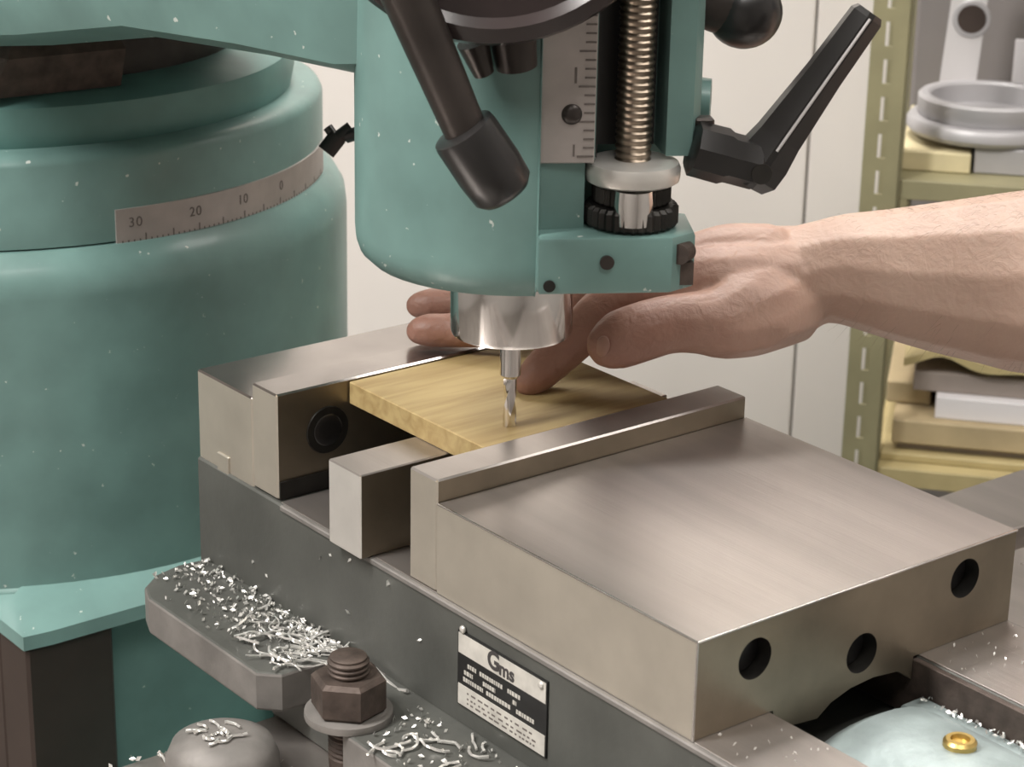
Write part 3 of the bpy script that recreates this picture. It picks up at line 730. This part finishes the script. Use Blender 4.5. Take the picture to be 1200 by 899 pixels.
# pale bracket with a bored hole standing behind the ring
bx0, zb0 = bg(1102, 105, 130); bx1, zb1 = bg(1163, -60, 130); bxh, bzh = bg(1139, 22, 130)
t = thing('bored_bracket', tuple(MB @ V(((bx0+bx1)/2, 138, zr))), 'pale grey upright bracket with one dark bored hole on the ring', 'bracket')
b = nb(); cxm = (bx0+bx1)/2
prism(b, [(bx0-2, zr), (bx1-4, zr), (bx1+2, zb1), (bx0+5, zb1)], 0, 16, MB @ Matrix(((1, 0, 0, 0), (0, 0, 1, 130), (0, 1, 0, 0), (0, 0, 0, 1)))); obj('plate', b, 'greypale', t)
b = nb(); lathe(b, [(14, -.6), (13.2, -1.4), (11, -1.5)], MB @ Matrix.Translation((bxh, 130, bzh)) @ Matrix.Rotation(-pi/2, 4, 'X'), 32); bo = obj('boss', b, 'greyfix', t, 40)
b = nb(); lathe(b, [(10.4, -1.8), (10.4, 0)], MB @ Matrix.Translation((bxh, 130, bzh)) @ Matrix.Rotation(-pi/2, 4, 'X'), 32); obj('bore', b, 'brown', bo, 40)
item('white_card', pbox(1190, 1290, 46, 0, 150, 3, zmin=zr), 'paper', 'white card standing on the ring beside the bored bracket', 'card')
item('grey_case', pbox(1082, 1420, -90, 0, 215, 60, bev=3, zmin=zu+.2), 'grey_back', 'large dull grey case at the back of the upper shelf', 'case')
# lower shelf
z = zl+.2
def stack(name, px0, px1, h, off, dep_, m, label, cat):
    global z
    x0 = bg(px0, 500, off)[0]; x1 = bg(px1, 500, off)[0]
    o = item(name, box(nb(), x0, x1, off, off+dep_, z, z+h, .8, mtx=MB), m, label, cat); z += h+.1; return o
z0_ = z
ytop = lambda py, off=25: bg(1100, py, off)[1]
stack('yellow_board', 1034, 1330, ytop(532)-z, 18, 240, 'shelf_yel', 'thick yellow board lying lowest in the shelf stack', 'board')
stack('dark_sheet', 1052, 1330, ytop(523)-z, 30, 220, 'folder', 'thin dark sheet between the yellow and tan boards', 'sheet')
stack('tan_board', 1046, 1330, ytop(496)-z, 24, 230, 'tan', 'tan board under the white paper stack on the lower shelf', 'board')
stack('paper_stack', 1094, 1330, ytop(470)-z, 34, 200, 'paper', 'white paper stack lying on the tan board', 'paper')
stack('grey_folder', 1066, 1330, ytop(447)-z, 44, 190, 'folder', 'grey brown folder lying on top of the white paper stack', 'folder')
item('box_file', pbox(1040, 1092, 446, 0, 60, 160, zmin=bg(1100, 496, 24)[1]+.4), 'tan', 'tan cardboard box file beside the white paper stack', 'box')
# curling yellow sheet on top
b = nb(); xa = bg(1058, 440, 40)[0]; xb_ = bg(1330, 440, 40)[0]; zz = z
rings = []
for i in range(25):
    x = xa+(xb_-xa)*i/24; q = i/24; zc = zz+1.2+9*math.exp(-((q-.16)/.12)**2)+2*sin(q*9)**2
    rings.append([(x, 36, zc+3), (x, 230, zc+3), (x, 230, zc+9), (x, 36, zc+9)])
loft(b, rings, MB); item('curled_sheet', b, 'shelf_yel', 'curling yellow card wad lying over the grey folder', 'card')

# ================================================================== SWARF
random.seed(11)
def flake(b, p, s):
    p = V(p)+V((0, 0, .4*s)); a = V([random.uniform(-1, 1) for _ in range(3)]).normalized(); c = a.orthogonal().normalized(); p = V(p)
    loft(b, [[p+a*s, p+c*s*.45, p-a*s*.8, p-c*s*.5], [p+a*s+V((0, 0, .25)), p+c*s*.45+V((0, 0, .5)), p-a*s*.8+V((0, 0, .25)), p-c*s*.5+V((0, 0, .3))]])
def curl(b, p, L, r=.35, ang=None):
    p = V(p); a = random.uniform(0, 2*pi) if ang is None else ang; pts = []; k = random.uniform(-.25, .25)
    for i in range(9):
        pts.append(p.copy()); p = p+V((cos(a), sin(a), random.uniform(-.15, .2)))*L/8; a += k+random.uniform(-.3, .3); p.z = max(p.z, pts[0].z)
    tube(b, pts, r, 4)
b = nb(); lz = -43.7
for i in range(620):
    y = random.uniform(54, 157); x = -2-abs(random.gauss(0, 1))*16
    if x < -36: continue
    if random.random() < .2 and y > 100: continue
    flake(b, (x, y, lz+random.uniform(0, .8)), random.uniform(.5, 1.6))
for i in range(70): curl(b, (random.uniform(-30, -4), max(56, random.gauss(66, 16)), lz+random.uniform(.4, 2)), random.uniform(5, 17), random.uniform(.3, .65), random.choice((-.9, 2.2, None)))
tag(obj('ledge_swarf', b, 'chip'), 'bright metal chips and curls strewn on the vise base ledge', 'chips', kind='stuff')
b = nb()
for i in range(90): flake(b, (random.uniform(-37, -4), random.uniform(-60, 0), lz+.3), random.uniform(.5, 1.5))
for i in range(16): curl(b, (random.uniform(-36, -8), random.uniform(-45, -8), lz+.7), random.uniform(6, 16), .6)
tag(obj('front_ledge_swarf', b, 'chip'), 'bright curls of metal on the ledge in front of the hex nut', 'chips', kind='stuff')
b = nb()
for i in range(150): flake(b, (random.uniform(-120, -40), random.uniform(-20, 75), TZ+1.4), random.uniform(.6, 1.8))
for i in range(30): curl(b, (random.uniform(-90, -42), random.uniform(0, 60), TZ+1.2), random.uniform(6, 16), .6)
for i in range(14): curl(b, (random.uniform(-70, -58), random.uniform(40, 51), -55.2), random.uniform(4, 8), .6)
tag(obj('table_swarf', b, 'chip'), 'scattered bright chips on the table beside the vise', 'chips', kind='stuff')
b = nb()
for i in range(60): flake(b, (random.uniform(196, 480), random.uniform(-60, 70), TZ+1.4), random.uniform(.6, 1.6))
tag(obj('far_table_swarf', b, 'chip'), 'small chips on the table beyond the moving jaw', 'chips', kind='stuff')
b = nb()
for i in range(16): flake(b, (random.uniform(3, 32), random.uniform(-170, -139), 1.05), random.uniform(.4, .9))
for i in range(26): flake(b, (random.uniform(106, 148), random.uniform(-165, -139), 1.05), random.uniform(.4, .9))
for i in range(60): flake(b, (random.uniform(96, 100), random.uniform(-190, -144), -10.9), random.uniform(.5, 1.3))
tag(obj('rail_swarf', b, 'chip'), 'tiny chips sprinkled on the vise rails by the moving jaw end', 'chips', kind='stuff')
b = nb()
for px, py, s in ((455, 686, 2.0), (408, 720, 1.6), (410, 658, 1.2), (375, 655, .9), (387, 652, .8), (296, 660, 1.2), (312, 676, 1), (492, 752, 1), (350, 745, .9), (300, 690, 1.3)):
    d = ray(px, py); p = CAM+d*((-1.6-CAM.x)/d.x); flake(b, p, s)
tag(obj('body_swarf', b, 'chip'), 'few bright chips stuck to the painted vise body side', 'chips', kind='stuff')
# one long curl leaning over the nut against the body
b = nb(); pts = []
for px, py in ((375, 750), (388, 753), (396, 764), (412, 767), (425, 775), (440, 784), (452, 797), (466, 808), (478, 810)):
    d = ray(px, py); p = CAM+d*((-4.2-CAM.x)/d.x); pts.append(p+V((random.uniform(-.3, .3), 0, 0)))
tube(b, pts, .75, 6); tag(obj('long_curl', b, 'chip'), 'long curled metal chip hanging over the rusty hex nut', 'chip')
